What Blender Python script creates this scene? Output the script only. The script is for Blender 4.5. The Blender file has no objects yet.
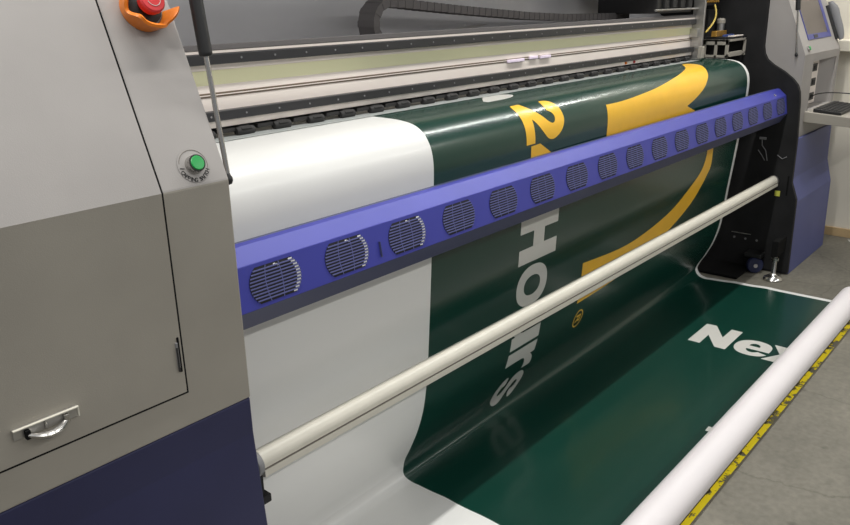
import bpy, bmesh, math, random
from mathutils import Vector, Matrix
from mathutils.geometry import tessellate_polygon
random.seed(7)
SC = bpy.context.scene
COL = SC.collection
PI = math.pi

# ------------------------------------------------------------------ materials
def mat(name, col, rough=.5, metal=0., spec=.5, noise=0., nscale=8., bump=0., bscale=200., coat=0., rvar=0.):
    m = bpy.data.materials.new(name); m.use_nodes = True
    nt = m.node_tree; b = nt.nodes['Principled BSDF']
    b.inputs['Base Color'].default_value = (*col, 1)
    b.inputs['Roughness'].default_value = rough
    b.inputs['Metallic'].default_value = metal
    b.inputs['Specular IOR Level'].default_value = spec
    b.inputs['Coat Weight'].default_value = coat
    b.inputs['Coat Roughness'].default_value = .12
    tc = nt.nodes.new('ShaderNodeTexCoord')
    if noise or rvar:
        n = nt.nodes.new('ShaderNodeTexNoise'); n.inputs['Scale'].default_value = nscale
        n.inputs['Detail'].default_value = 5
        nt.links.new(tc.outputs['Object'], n.inputs['Vector'])
        if noise:
            r = nt.nodes.new('ShaderNodeValToRGB')
            r.color_ramp.elements[0].position = .3; r.color_ramp.elements[1].position = .7
            r.color_ramp.elements[0].color = (*[c*(1-noise) for c in col], 1)
            r.color_ramp.elements[1].color = (*[min(1, c*(1+noise)) for c in col], 1)
            nt.links.new(n.outputs['Fac'], r.inputs['Fac'])
            nt.links.new(r.outputs['Color'], b.inputs['Base Color'])
        if rvar:
            mr = nt.nodes.new('ShaderNodeMapRange')
            mr.inputs['To Min'].default_value = rough-rvar; mr.inputs['To Max'].default_value = rough+rvar
            nt.links.new(n.outputs['Fac'], mr.inputs['Value'])
            nt.links.new(mr.outputs['Result'], b.inputs['Roughness'])
    if bump:
        n2 = nt.nodes.new('ShaderNodeTexNoise'); n2.inputs['Scale'].default_value = bscale
        nt.links.new(tc.outputs['Object'], n2.inputs['Vector'])
        bp = nt.nodes.new('ShaderNodeBump'); bp.inputs['Strength'].default_value = bump
        bp.inputs['Distance'].default_value = .002
        nt.links.new(n2.outputs['Fac'], bp.inputs['Height'])
        nt.links.new(bp.outputs['Normal'], b.inputs['Normal'])
    return m

def srgb(r, g, b):
    f = lambda c: (c/255/12.92) if c/255 <= .04045 else ((c/255+.055)/1.055)**2.4
    return (f(r), f(g), f(b))

M = {}
M['grey'] = mat('grey_powder_coat', srgb(155, 151, 148), .55, noise=.05, nscale=5, bump=.12, bscale=500)
M['grey_low'] = mat('grey_powder_coat_lower', srgb(153, 148, 138), .55, noise=.06, nscale=5, bump=.12, bscale=500)
M['navy'] = mat('navy_powder_coat', srgb(37, 39, 74), .5, noise=.08, nscale=6, bump=.1, bscale=500)
M['blue_panel'] = mat('slate_blue_powder_coat', srgb(82, 88, 136), .55, noise=.06, nscale=5)
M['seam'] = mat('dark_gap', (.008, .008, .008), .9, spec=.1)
M['black'] = mat('black_plate', srgb(30, 30, 31), .65, spec=.25, noise=.25, nscale=9, bump=.1)
M['black_plastic'] = mat('black_plastic', srgb(30, 30, 31), .45)
M['rubber'] = mat('dark_rubber', srgb(34, 33, 33), .7)
M['chrome'] = mat('chrome', (.55, .54, .52), .24, 1., rvar=.06)
M['steel'] = mat('brushed_steel', (.5, .49, .47), .35, .9, noise=.15, nscale=30)
M['alu'] = mat('cream_aluminium', srgb(206, 202, 189), .38, 0., noise=.03, nscale=20)
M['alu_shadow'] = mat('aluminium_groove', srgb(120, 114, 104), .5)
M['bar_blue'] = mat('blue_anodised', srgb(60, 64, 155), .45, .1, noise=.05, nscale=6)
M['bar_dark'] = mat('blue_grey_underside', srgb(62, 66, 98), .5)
M['vent_dark'] = mat('vent_dark', (.012, .012, .016), .8)
M['vent_slat'] = mat('vent_slat', srgb(92, 96, 146), .55)
M['vent_white'] = mat('pale_vent_glimpse', (.8, .8, .78), .5)
M['beam'] = mat('cream_beam', srgb(232, 222, 214), .4, noise=.03, nscale=4)
M['beam_green'] = mat('pale_olive_strip', srgb(232, 230, 190), .45)
M['brown'] = mat('brown_strip', srgb(104, 90, 76), .4)
M['rail'] = mat('black_rail', srgb(42, 42, 44), .4)
M['hood'] = mat('dark_grey_hood', srgb(178, 177, 179), .36, .1, noise=.06, nscale=3)
M['chain'] = mat('dark_grey_chain', srgb(98, 95, 95), .6)
M['brass'] = mat('brass', srgb(196, 150, 70), .35, .7)
M['tube_yellow'] = mat('yellow_tube', srgb(190, 165, 70), .4)
M['orange'] = mat('orange_plastic', srgb(232, 128, 34), .4)
M['red'] = mat('red_button', srgb(200, 52, 55), .45)
M['green'] = mat('green_button', srgb(20, 150, 70), .3)
M['bezel'] = mat('blue_bezel', srgb(74, 78, 140), .45)
M['screen'] = mat('dark_screen', srgb(98, 90, 84), .35, spec=.25, noise=.12, nscale=4)
M['white_vinyl'] = mat('white_vinyl', srgb(224, 224, 221), .34, coat=.12)
M['white_roll'] = mat('white_roll', srgb(228, 223, 224), .5, noise=.015, nscale=3)
M['banner_green'] = mat('dark_green_print', srgb(9, 54, 44), .27, noise=.06, nscale=2, coat=.2)
M['banner_yellow'] = mat('golden_yellow_print', srgb(240, 186, 46), .34, noise=.05, nscale=7, coat=.1)
M['print_white'] = mat('white_print', srgb(200, 199, 193), .36, coat=.1)
M['mark_yellow'] = mat('pale_yellow_sticker', srgb(196, 196, 80), .5)
M['blue_strip'] = mat('blue_strip', srgb(60, 80, 140), .5)
M['blue_wheel'] = mat('dark_blue_wheel', srgb(26, 34, 68), .5)
M['handset'] = mat('grey_plastic', srgb(122, 122, 124), .55)
M['core'] = mat('cardboard_core', srgb(160, 130, 95), .8)
M['wall'] = mat('painted_wall', srgb(226, 220, 206), .7, noise=.03, nscale=2)
M['tan'] = mat('tan_skirting', srgb(186, 160, 120), .6, noise=.08, nscale=6)

def concrete():
    m = bpy.data.materials.new('concrete_floor'); m.use_nodes = True
    nt = m.node_tree; b = nt.nodes['Principled BSDF']; L = nt.links.new
    tc = nt.nodes.new('ShaderNodeTexCoord')
    n1 = nt.nodes.new('ShaderNodeTexNoise'); n1.inputs['Scale'].default_value = 1.6; n1.inputs['Detail'].default_value = 8; n1.inputs['Roughness'].default_value = .65
    n2 = nt.nodes.new('ShaderNodeTexNoise'); n2.inputs['Scale'].default_value = 40; n2.inputs['Detail'].default_value = 6
    n3 = nt.nodes.new('ShaderNodeTexVoronoi'); n3.feature = 'DISTANCE_TO_EDGE'; n3.inputs['Scale'].default_value = .9
    n4 = nt.nodes.new('ShaderNodeTexNoise'); n4.inputs['Scale'].default_value = 9; n4.inputs['Detail'].default_value = 3
    for n in (n1, n2, n4): L(tc.outputs['Object'], n.inputs['Vector'])
    # gently distorted coordinates for the hairline cracks
    va = nt.nodes.new('ShaderNodeVectorMath'); va.operation = 'MULTIPLY_ADD'
    va.inputs[1].default_value = (.25, .25, .25)
    L(n1.outputs['Color'], va.inputs[0]); L(tc.outputs['Object'], va.inputs[2]); L(va.outputs[0], n3.inputs['Vector'])
    r1 = nt.nodes.new('ShaderNodeValToRGB')
    r1.color_ramp.elements[0].position = .3; r1.color_ramp.elements[0].color = (*srgb(98, 95, 85), 1)
    r1.color_ramp.elements[1].position = .72; r1.color_ramp.elements[1].color = (*srgb(132, 128, 116), 1)
    L(n1.outputs['Fac'], r1.inputs['Fac'])
    r2 = nt.nodes.new('ShaderNodeValToRGB')
    r2.color_ramp.elements[0].position = .3; r2.color_ramp.elements[0].color = (.78, .78, .78, 1)
    r2.color_ramp.elements[1].position = .65; r2.color_ramp.elements[1].color = (1, 1, 1, 1)
    L(n2.outputs['Fac'], r2.inputs['Fac'])
    r3 = nt.nodes.new('ShaderNodeValToRGB')
    r3.color_ramp.elements[0].position = .0; r3.color_ramp.elements[0].color = (.72, .72, .70, 1)
    r3.color_ramp.elements[1].position = .006; r3.color_ramp.elements[1].color = (1, 1, 1, 1)
    L(n3.outputs['Distance'], r3.inputs['Fac'])
    r4 = nt.nodes.new('ShaderNodeValToRGB')
    r4.color_ramp.elements[0].position = .24; r4.color_ramp.elements[0].color = (.6, .6, .58, 1)
    r4.color_ramp.elements[1].position = .34; r4.color_ramp.elements[1].color = (1, 1, 1, 1)
    L(n4.outputs['Fac'], r4.inputs['Fac'])
    last = r1.outputs['Color']
    for r in (r2, r3, r4):
        mx = nt.nodes.new('ShaderNodeMix'); mx.data_type = 'RGBA'; mx.blend_type = 'MULTIPLY'; mx.inputs[0].default_value = 1
        L(last, mx.inputs[6]); L(r.outputs['Color'], mx.inputs[7]); last = mx.outputs[2]
    L(last, b.inputs['Base Color'])
    b.inputs['Roughness'].default_value = .62
    bp = nt.nodes.new('ShaderNodeBump'); bp.inputs['Strength'].default_value = .15; bp.inputs['Distance'].default_value = .003
    L(n2.outputs['Fac'], bp.inputs['Height']); L(bp.outputs['Normal'], b.inputs['Normal'])
    return m
M['concrete'] = concrete()

def worn(name, col, lo, hi, scale):
    """chipped paint and the patchy dark strip: real gaps (transparent) where it has gone"""
    m = bpy.data.materials.new(name); m.use_nodes = True
    nt = m.node_tree; b = nt.nodes['Principled BSDF']; L = nt.links.new
    tc = nt.nodes.new('ShaderNodeTexCoord')
    n = nt.nodes.new('ShaderNodeTexNoise'); n.inputs['Scale'].default_value = scale; n.inputs['Detail'].default_value = 7; n.inputs['Roughness'].default_value = .7
    L(tc.outputs['Object'], n.inputs['Vector'])
    r = nt.nodes.new('ShaderNodeValToRGB')
    r.color_ramp.elements[0].position = lo; r.color_ramp.elements[0].color = (0, 0, 0, 1)
    r.color_ramp.elements[1].position = hi; r.color_ramp.elements[1].color = (1, 1, 1, 1)
    L(n.outputs['Fac'], r.inputs['Fac']); L(r.outputs['Color'], b.inputs['Alpha'])
    b.inputs['Base Color'].default_value = (*col, 1); b.inputs['Roughness'].default_value = .6
    return m
M['yellow_paint'] = worn('worn_yellow_paint', srgb(255, 232, 30), .45, .49, 11)
M['dark_strip'] = worn('patchy_dark_strip', srgb(52, 48, 40), .36, .46, 6)  # patchy dark tone between the yellow line and the roll

# ------------------------------------------------------------------ mesh helpers
def tag(o, label=None, cat=None, group=None, kind=None):
    if label: o['label'] = label
    if cat: o['category'] = cat
    if group: o['group'] = group
    if kind: o['kind'] = kind
    return o

def empty(name, loc, label, cat, group=None):
    o = bpy.data.objects.new(name, None); COL.objects.link(o); o.location = loc
    o.empty_display_size = .1
    return tag(o, label, cat, group)

def wl(parent):
    """world location of a (not yet evaluated) parent chain; only translations are used"""
    v = Vector((0, 0, 0))
    while parent is not None:
        v += parent.location; parent = parent.parent
    return v

class MB:
    """collects shapes given in world metres; build() links them as ONE mesh object"""
    def __init__(s): s.bm = bmesh.new(); s.mats = []
    def mi(s, m):
        if m not in s.mats: s.mats.append(m)
        return s.mats.index(m)
    def faces(s, vs, fs, m, smooth=False):
        i = s.mi(m); V = [s.bm.verts.new(v) for v in vs]; out = []
        for f in fs:
            try:
                F = s.bm.faces.new([V[k] for k in f]); F.material_index = i; F.smooth = smooth; out.append(F)
            except ValueError: pass
        return V, out
    def box(s, lo, hi, m, bev=0., rot=None, seg=2):
        (x0, y0, z0), (x1, y1, z1) = lo, hi
        vs = [(x0,y0,z0),(x1,y0,z0),(x1,y1,z0),(x0,y1,z0),(x0,y0,z1),(x1,y0,z1),(x1,y1,z1),(x0,y1,z1)]
        if rot is not None:
            c = Vector(((x0+x1)/2, (y0+y1)/2, (z0+z1)/2)); vs = [rot @ (Vector(v)-c) + c for v in vs]
        V, F = s.faces(vs, [(0,3,2,1),(4,5,6,7),(0,1,5,4),(1,2,6,5),(2,3,7,6),(3,0,4,7)], m)
        if bev:
            E = {e for f in F for e in f.edges}
            bmesh.ops.bevel(s.bm, geom=list(E), offset=bev, segments=seg, affect='EDGES', profile=.5, material=-1)
    def prism(s, prof, x0, x1, m, bev=0., smooth=False, mats=None, caps=True):
        """profile of (Y,Z) extruded along X; mats: material for each side"""
        n = len(prof)
        vs = [(x0, y, z) for y, z in prof] + [(x1, y, z) for y, z in prof]
        fs = [(i, (i+1) % n, n+(i+1) % n, n+i) for i in range(n)]
        V, F = s.faces(vs, fs, m, smooth)
        if mats:
            for f, mm in zip(F, mats): f.material_index = s.mi(mm)
        C = []
        if caps:
            for idx in (range(n-1, -1, -1), range(n, 2*n)):
                f = s.bm.faces.new([V[k] for k in idx]); f.material_index = s.mi(m); C.append(f)
        bmesh.ops.recalc_face_normals(s.bm, faces=F+C)
        if bev:
            bmesh.ops.bevel(s.bm, geom=list({e for f in F for e in f.edges}), offset=bev, segments=2, affect='EDGES', profile=.5, material=-1)
        return F
    def tube(s, pts, r, m, n=12, cap=True, smooth=True, flat=None):
        """round tube along points; r a number or one per point; flat squashes (normal, binormal) sizes"""
        pts = [Vector(p) for p in pts]; k = len(pts)
        R = r if isinstance(r, (list, tuple)) else [r]*k
        ref = None; rings = []
        for i in range(k):
            t = (pts[min(i+1, k-1)]-pts[max(i-1, 0)]).normalized()
            if ref is None:
                ref = Vector((0, 0, 1)) if abs(t.z) < .9 else Vector((1, 0, 0))
            u = (ref - t*ref.dot(t)).normalized(); w = t.cross(u); ref = u
            a, b = flat if flat else (1, 1)
            rings.append([pts[i]+R[i]*(u*math.cos(2*PI*j/n)*a+w*math.sin(2*PI*j/n)*b) for j in range(n)])
        vs = [v for q in rings for v in q]
        fs = [(i*n+j, i*n+(j+1) % n, (i+1)*n+(j+1) % n, (i+1)*n+j) for i in range(k-1) for j in range(n)]
        V, F = s.faces(vs, fs, m, smooth)
        if cap:
            for idx in (list(range(n-1, -1, -1)), list(range((k-1)*n, k*n))):
                f = s.bm.faces.new([V[q] for q in idx]); f.material_index = s.mi(m); F.append(f)
        bmesh.ops.recalc_face_normals(s.bm, faces=F)
    def lathe(s, prof, o, ax, m, n=28, smooth=True, mats=None):
        """profile of (radius, height) turned about axis ax through o"""
        o = Vector(o); ax = Vector(ax).normalized()
        u = (Vector((0, 0, 1)) if abs(ax.z) < .9 else Vector((1, 0, 0))); u = (u-ax*u.dot(ax)).normalized(); w = ax.cross(u)
        vs = []; k = len(prof)
        for r, h in prof:
            r = max(r, 1e-5)
            for j in range(n):
                vs.append(o+ax*h+r*(u*math.cos(2*PI*j/n)+w*math.sin(2*PI*j/n)))
        fs = [(i*n+j, i*n+(j+1) % n, (i+1)*n+(j+1) % n, (i+1)*n+j) for i in range(k-1) for j in range(n)]
        V, F = s.faces(vs, fs, m, smooth)
        if mats:
            for q, f in enumerate(F): f.material_index = s.mi(mats[q//n])
        bmesh.ops.recalc_face_normals(s.bm, faces=F)
    def build(s, name, parent=None, label=None, base=None, sharp=35):
        me = bpy.data.meshes.new(name)
        if base is None:
            base = Vector((0, 0, 0))
            if parent is None or True:
                if len(s.bm.verts):
                    xs = [v.co for v in s.bm.verts]
                    base = Vector(((min(v.x for v in xs)+max(v.x for v in xs))/2, (min(v.y for v in xs)+max(v.y for v in xs))/2, min(v.z for v in xs)))
        base = Vector(base)
        for v in s.bm.verts: v.co -= base
        a = math.radians(sharp)
        for e in s.bm.edges:
            if len(e.link_faces) == 2 and e.calc_face_angle(0) > a: e.smooth = False
        s.bm.to_mesh(me); s.bm.free()
        for m in s.mats: me.materials.append(m)
        o = bpy.data.objects.new(name, me); COL.objects.link(o)
        o.location = base - wl(parent); o.parent = parent
        if label: o['label'] = label
        return o

def copy_part(o, delta, parent=None):
    c = o.copy(); COL.objects.link(c); c.location = o.location + Vector(delta)
    if parent is not None: c.parent = parent
    return c

def arc(c, r, a0, a1, n):
    return [(c[0]+r*math.cos(a0+(a1-a0)*i/n), c[1]+r*math.sin(a0+(a1-a0)*i/n)) for i in range(n+1)]

# ------------------------------------------------------------------ setting
mb = MB(); mb.faces([(-3,-4,0),(8,-4,0),(8,4.5,0),(-3,4.5,0)], [(0,1,2,3)], M['concrete'])
tag(mb.build('floor', base=(0,0,0)), kind='structure')
WX = 5.96
mb = MB(); mb.box((WX, -2.5, 0), (WX+.12, 3.3, 3.1), M['wall'])
tag(mb.build('wall_right'), kind='structure')
mb = MB(); mb.box((-3, 3.3, 0), (WX+.12, 3.42, 3.1), M['wall'])
tag(mb.build('wall_back'), kind='structure')
mb = MB(); mb.box((WX-.018, -2.5, 0), (WX, 3.3, .062), M['tan'], .003)
tag(mb.build('baseboard_right'), kind='structure')
mb = MB(); mb.box((WX-.09, -2.5, 1.285), (WX, 3.3, 1.36), M['wall'], .006)
tag(mb.build('trim_1'), kind='structure')

# ------------------------------------------------------------------ the printer
printer = empty('wide_format_printer', (2.9, 1.7, 0), 'large grey and navy wide-format printer standing on the concrete floor, printing a green banner', 'printer')

SL = .42                                   # slope of the upper front panels (dY/dZ)
UP = Vector((0, SL, 1)).normalized(); NRM = Vector((0, -1, SL)).normalized()
def slope(x, z, off=0.):                   # a point on the sloped panel
    return Vector((x, 1.30+.0065*(x-.9)+SL*(z-1.322), z)) + NRM*off
LOW = [(1.262, 0), (1.275, .38), (1.303, .74), (1.303, .828)]
UPR = [(1.303, .828), (1.30, 1.322), (1.30+SL*(1.98-1.322), 1.98)]

# left cabinet
XL0, XL1 = -.40, .897
mb = MB()
mb.prism(UPR+[(2.35, 1.98), (2.35, .828)], XL0, XL1, M['grey'], mats=[M['grey_low'], M['grey'], M['grey'], M['grey'], M['grey']], bev=.0035)
cab = mb.build('cabinet', printer, 'near cabinet, light grey upper body')
mb = MB(); mb.prism(LOW+[(2.35, .828), (2.35, 0)], XL0, XL1-.002, M['navy'], bev=.003)
mb.build('base_panel', cab, 'navy blue base')

# door with its shadow gap
XD = .745; ZD = .905
mb = MB()
g = .0042
def front_strip(xa, xb, za, zb, off):      # strip of surface following the front, za..zb
    zs = sorted({za, zb} | {z for z in (1.322,) if za < z < zb})
    P = []
    for z in zs:
        y = 1.303-.003*(z-.828)/.494 if z <= 1.322 else slope(0, z).y
        P.append((y-off, z))
    vs = [(xa, y, z) for y, z in P]+[(xb, y, z) for y, z in P]; n = len(P)
    return vs, [(i, n+i, n+i+1, i+1) for i in range(n-1)]
for a in ((XD-g*.4, XD+g*.6, ZD-g*.5, 1.979), (XL0+.05, XD+g*.6, ZD-g*.6, ZD+g*.4)):
    mb.faces(*front_strip(*a, .0012), M['seam'])
seam = mb.build('door_gap', cab, 'dark gap around the door')
mb = MB()
vs, fs = front_strip(XL0+.05, XD-g*.4, ZD+g*.4, 1.979, .0022)
mb.faces(vs, fs[:1], M['grey_low']); mb.faces(vs, fs[1:], M['grey'])
door = mb.build('cabinet_door', printer)
# recessed strip hinge at the door edge
mb = MB(); mb.box((.730, 1.2960, .965), (.7345, 1.301, 1.02), M['handset'], .001); mb.box((.7345, 1.2975, .955), (.7385, 1.300, 1.03), M['seam'])
mb.tube([(.7315, 1.2965, .958), (.7315, 1.2965, 1.010)], .002, M['rubber'], 8)
mb.build('hinge', door, 'thin dark hinge')
# chrome pull handle: back plate, brackets and a curved bail
mb = MB()
hx0, hx1, hz = .406, .521, .964
mb.box((hx0, 1.2925, hz-.0095), (hx1, 1.3005, hz+.0095), M['steel'], .001)
mb.box((hx0, 1.2885, hz+.008), (hx1, 1.2945, hz+.0105), M['alu'], .0006)
mb.box((hx1-.003, 1.2895, hz-.0095), (hx1, 1.2945, hz+.008), M['alu'], .0005)
mb.box((hx0+.018, 1.2835, hz-.012), (hx0+.026, 1.293, hz+.004), M['seam'])
mb.box((hx1-.030, 1.283, hz-.009), (hx1-.021, 1.293, hz+.006), M['chrome'], .001)
mb.box((hx0+.052, 1.287, hz-.008), (hx0+.056, 1.293, hz+.007), M['chrome'], .0005)
pts = []; rr = []
for i in range(17):
    t = i/16; x = hx0+.022+(hx1-.026-hx0-.022)*t
    pts.append((x, 1.287-.013*math.sin(PI*t), hz-.005-.008*math.sin(PI*t)**.8)); rr.append(.0038+.0030*math.sin(PI*t))
mb.tube(pts, rr, M['chrome'], 10)
mb.build('door_handle', door, 'chrome bail handle on a plate')

# capping switch on the sloped panel
c = slope(.829, 1.360)
UX = Vector((1, 0, 0))
mb = MB()
mb.lathe([(0, .0004), (.0345, .0004), (.0345, .0008), (0, .0008)], c, NRM, M['grey'], 40)
for a0, a1 in ((-.35, 2.9),):             # thin engraved ring
    P = [c+NRM*.0012+(UX*math.cos(a)+UP*math.sin(a))*.0305 for a in [a0+(a1-a0)*i/30 for i in range(31)]]
    mb.tube(P, .0005, M['alu_shadow'], 5)
mb.tube([c+NRM*.0012-UX*.031-UP*.002, c+NRM*.0012-UX*.022-UP*.004], .0008, M['rubber'], 5)
sw = mb.build('capping_switch', printer, 'round green push switch with lettering')
mb = MB(); mb.lathe([(.0185, .0005), (.0185, .006), (.0172, .0085), (.0172, .016), (.0168, .0175), (.0142, .0175), (.0142, .012)], c, NRM, M['chrome'], 36, mats=[M['chrome']]*3+[M['rubber']]*3)
mb.build('switch_collar', sw, 'chrome collar')
mb = MB(); mb.lathe([(.0143, .012), (.0143, .0182), (.013, .0195), (0, .0198)], c, NRM, M['green'], 32)
mb.build('switch_button', sw, 'green button')

def glyph_mesh(ch, size, bold=0.):
    cu = bpy.data.curves.new('tmp', 'FONT'); cu.body = ch; cu.size = size; cu.align_x = 'CENTER'; cu.offset = bold; cu.resolution_u = 3
    o = bpy.data.objects.new('tmp', cu); COL.objects.link(o)
    dg = bpy.context.evaluated_depsgraph_get(); dg.update()
    me = o.evaluated_get(dg).to_mesh()
    vs = [v.co.copy() for v in me.vertices]; fs = [tuple(p.vertices) for p in me.polygons]
    o.evaluated_get(dg).to_mesh_clear()
    bpy.data.objects.remove(o); bpy.data.curves.remove(cu)
    return vs, fs
mb = MB(); word = 'CAPPING SWITCH'; rad = .0335
for i, ch in enumerate(word):
    if ch == ' ': continue
    a = math.radians(202+(330-202)*i/(len(word)-1))
    e1 = UX*-math.sin(a)+UP*math.cos(a); e2 = -(UX*math.cos(a)+UP*math.sin(a))
    vs, fs = glyph_mesh(ch, .0112, .0003)
    mb.faces([c+NRM*.0012-e2*rad+e1*v.x+e2*v.y for v in vs], fs, M['rubber'])
    assert len(vs) > 3
mb.build('switch_lettering', sw, 'dark curved lettering')

# emergency stop with orange guard
c = slope(.834, 1.650)
mb = MB(); mb.lathe([(0, 0), (.034, 0), (.034, .012), (.028, .016), (.018, .018), (.018, .03), (0, .03)], c, NRM, M['rubber'], 32)
es = mb.build('emergency_stop', printer, 'red emergency stop button in an orange guard')
mb = MB(); mb.lathe([(.016, .026), (.024, .03), (.0255, .036), (.0255, .044), (.0225, .048), (.012, .0495), (0, .0495)], c, NRM, M['red'], 36)
P = [c+NRM*.0497+(UX*math.cos(a)+UP*math.sin(a))*.0135 for a in [PI*1.1+1.3*PI*i/24 for i in range(25)]]
mb.tube(P, .0006, M['print_white'], 5)
for a in (.2, .9): mb.tube([P[-1], P[-1]+(UX*math.cos(a+PI)+UP*math.sin(a+PI))*.004], .0006, M['print_white'], 5)
mb.build('stop_button', es, 'red mushroom button')
mb = MB()                                   # cupped collar, open at the top, with a raised finger lip
n = 40; vs = []; fs = []
for i in range(n+1):
    t = i/n; a = math.radians(128)+math.radians(222)*t
    d = UX*math.cos(a)+UP*math.sin(a)
    h = .034+.008*math.sin(PI*t)-.014*math.exp(-((t-.30)/.07)**2)+.006*math.exp(-((t-.42)/.05)**2)-.018*math.exp(-((t-.80)/.09)**2)
    r0 = .045; r1 = .048+.006*math.sin(PI*t)+.014*max(0, (t-.82)/.18)
    th = .006+.003*math.sin(PI*t)
    sec = [(r0, 0), (r1, h), (r1-th*.5, h+.003), (r1-th, h), (r0-th, .004)]
    vs += [c+d*r+NRM*z for r, z in sec]
for i in range(n):
    for j in range(5):
        k = (j+1) % 5
        fs.append((i*5+j, (i+1)*5+j, (i+1)*5+k, i*5+k))
fs += [(4, 3, 2, 1, 0), tuple(n*5+j for j in range(5))]
V, F = mb.faces(vs, fs, M['orange'], True); bmesh.ops.recalc_face_normals(mb.bm, faces=F)
mb.build('stop_guard', es, 'orange plastic guard')

# gas struts that hold the hood
def gas_strut(p0, p1, split):
    p0, p1 = Vector(p0), Vector(p1); q = p0.lerp(p1, split)
    mb = MB(); d = (p1-p0).normalized()
    mb.tube([q, q+d*.004, q+d*.008, p1], [.0115, .0135, .0135, .0135], M['black_plastic'], 18)
    s = mb.build('gas_strut', printer, 'black gas strut with steel rod')
    mb = MB(); mb.tube([p0+d*.008, q+d*.01], .0054, M['chrome'], 12); mb.build('strut_rod', s, 'thin steel rod')
    mb = MB(); mb.lathe([(0, -.010), (.006, -.008), (.009, -.002), (.009, .004), (.006, .010), (.005, .016)], p0, d, M['black_plastic'], 14)
    mb.tube([p0, p0+Vector((-.018 if p0.x < 2 else .018, 0, 0))], .004, M['steel'], 10)
    mb.build('ball_joint', s, 'black ball joint')
gas_strut((.918, 1.332, 1.312), (.910, 1.478, 2.50), .208)
gas_strut((4.888, 1.372, 1.322), (4.888, 1.478, 2.50), .21)

# right cabinet: lower body, jambs around the open alcove, sloped console
XR0, XR1 = 4.90, 5.66
mb = MB()
ZA0, ZA1, YF = .985, 1.275, 1.327
G, GL = M['grey'], M['grey_low']
mb.prism([(YF, .836), (YF, ZA0), (2.35, ZA0), (2.35, .836)], XR0, XR1, G)
mb.prism([(YF, ZA1), (YF, 1.322), (YF+SL*(1.98-1.322), 1.98), (2.35, 1.98), (2.35, ZA1)], XR0, XR1, G)
mb.prism([(YF, ZA0), (YF, ZA1), (2.35, ZA1), (2.35, ZA0)], XR0, 5.09, G)
mb.prism([(YF, ZA0), (YF, ZA1), (2.35, ZA1), (2.35, ZA0)], 5.60, XR1, G)
mb.prism([(1.41, ZA0), (1.41, ZA1), (2.35, ZA1), (2.35, ZA0)], 5.0, 5.60, G)
mb.faces([(5.51, 1.4095, ZA0), (5.60, 1.335, ZA0), (5.60, 1.335, ZA1), (5.51, 1.4095, ZA1)], [(0, 1, 2, 3)], G)
cab2 = mb.build('cabinet', printer, 'far cabinet with screen and open alcove')
mb = MB(); mb.prism([(1.257, 0), (1.266, .46), (1.305, .60), (1.312, .836), (2.35, .836), (2.35, 0)], XR0, XR1, M['blue_panel'], bev=.003)
mb.build('base_panel', cab2, 'slate blue base')
# panel of sockets in the alcove
mb = MB(); mb.box((5.30, 1.400, .99), (5.50, 1.4095, 1.268), M['beam'], .003)
for k, zz in enumerate((1.035, 1.125, 1.215)):
    mb.box((5.355, 1.396, zz-.024), (5.46, 1.402, zz+.024), M['black_plastic'], .003)
    mb.box((5.385, 1.393, zz-.012), (5.43, 1.397, zz+.012), M['rubber'], .002)
mb.build('socket_panel', cab2, 'cream panel with black sockets')
# screen on the slope
def sbox(mb, x0, x1, z0, z1, o0, o1, m, bev=.0):
    P = [slope(x, z, o) for o in (o0, o1) for (x, z) in ((x0, z0), (x1, z0), (x1, z1), (x0, z1))]
    V, F = mb.faces(P, [(0, 3, 2, 1), (4, 5, 6, 7), (0, 1, 5, 4), (1, 2, 6, 5), (2, 3, 7, 6), (3, 0, 4, 7)], m)
    bmesh.ops.recalc_face_normals(mb.bm, faces=F)
    if bev: bmesh.ops.bevel(mb.bm, geom=list({e for f in F for e in f.edges}), offset=bev, segments=2, affect='EDGES', profile=.5, material=-1)
mb = MB(); x0, x1, z0, z1 = 5.035, 5.535, 1.398, 1.87
for a in ((x0, x1, z0, z0+.03), (x0, x1, z1-.03, z1), (x0, x0+.008, z0+.03, z1-.03), (x1-.055, x1, z0+.03, z1-.03)): sbox(mb, *a, -.002, .005, M['bezel'], .001)
mon = mb.build('monitor', printer, 'screen set in a blue bezel')
mb = MB(); sbox(mb, x0+.007, x1-.05, z0+.028, z1-.028, 0, .003, M['screen']); mb.build('screen', mon, 'dark reflecting glass')
mb = MB(); sbox(mb, x0+.12, x0+.20, z0+.006, z0+.024, 0.0, .007, M['black_plastic'], .001); mb.build('logo_plate', mon, 'small dark plate')
# green lamp
c2 = slope(4.985, 1.352)
mb = MB(); mb.lathe([(.018, 0), (.018, .008), (.014, .012), (.012, .012)], c2, NRM, M['chrome'], 24)
lamp = mb.build('push_button', printer, 'small green button on the far console')
mb = MB(); mb.lathe([(.012, .008), (.012, .015), (0, .0165)], c2, NRM, M['green'], 20); mb.build('button_cap', lamp, 'green cap')
# grey grip at the console's outer edge
mb = MB()
P = []
for i in range(13):
    t = i/12; z = 1.365+.23*t
    w = .016+.016*math.sin(PI*min(1, t*1.05))**.6+.008*math.exp(-((t-.8)/.15)**2)
    P.append((z, w))
vs = []; n = len(P); k = 14
for z, w in P:
    for j in range(k):
        a = 2*PI*j/k
        vs.append(slope(5.632+.018*math.cos(a), z, .022+w*.8*math.sin(a)+w*.5))
fs = [(i*k+j, i*k+(j+1) % k, (i+1)*k+(j+1) % k, (i+1)*k+j) for i in range(n-1) for j in range(k)]+[tuple(range(k-1, -1, -1)), tuple(range((n-1)*k, n*k))]
V, F = mb.faces(vs, fs, M['handset'], True); bmesh.ops.recalc_face_normals(mb.bm, faces=F)
sbox(mb, 5.603, 5.647, 1.375, 1.58, -.001, .018, M['black_plastic'], .004)
mb.build('grip_handle', printer, 'grey grip on the console edge')
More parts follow.
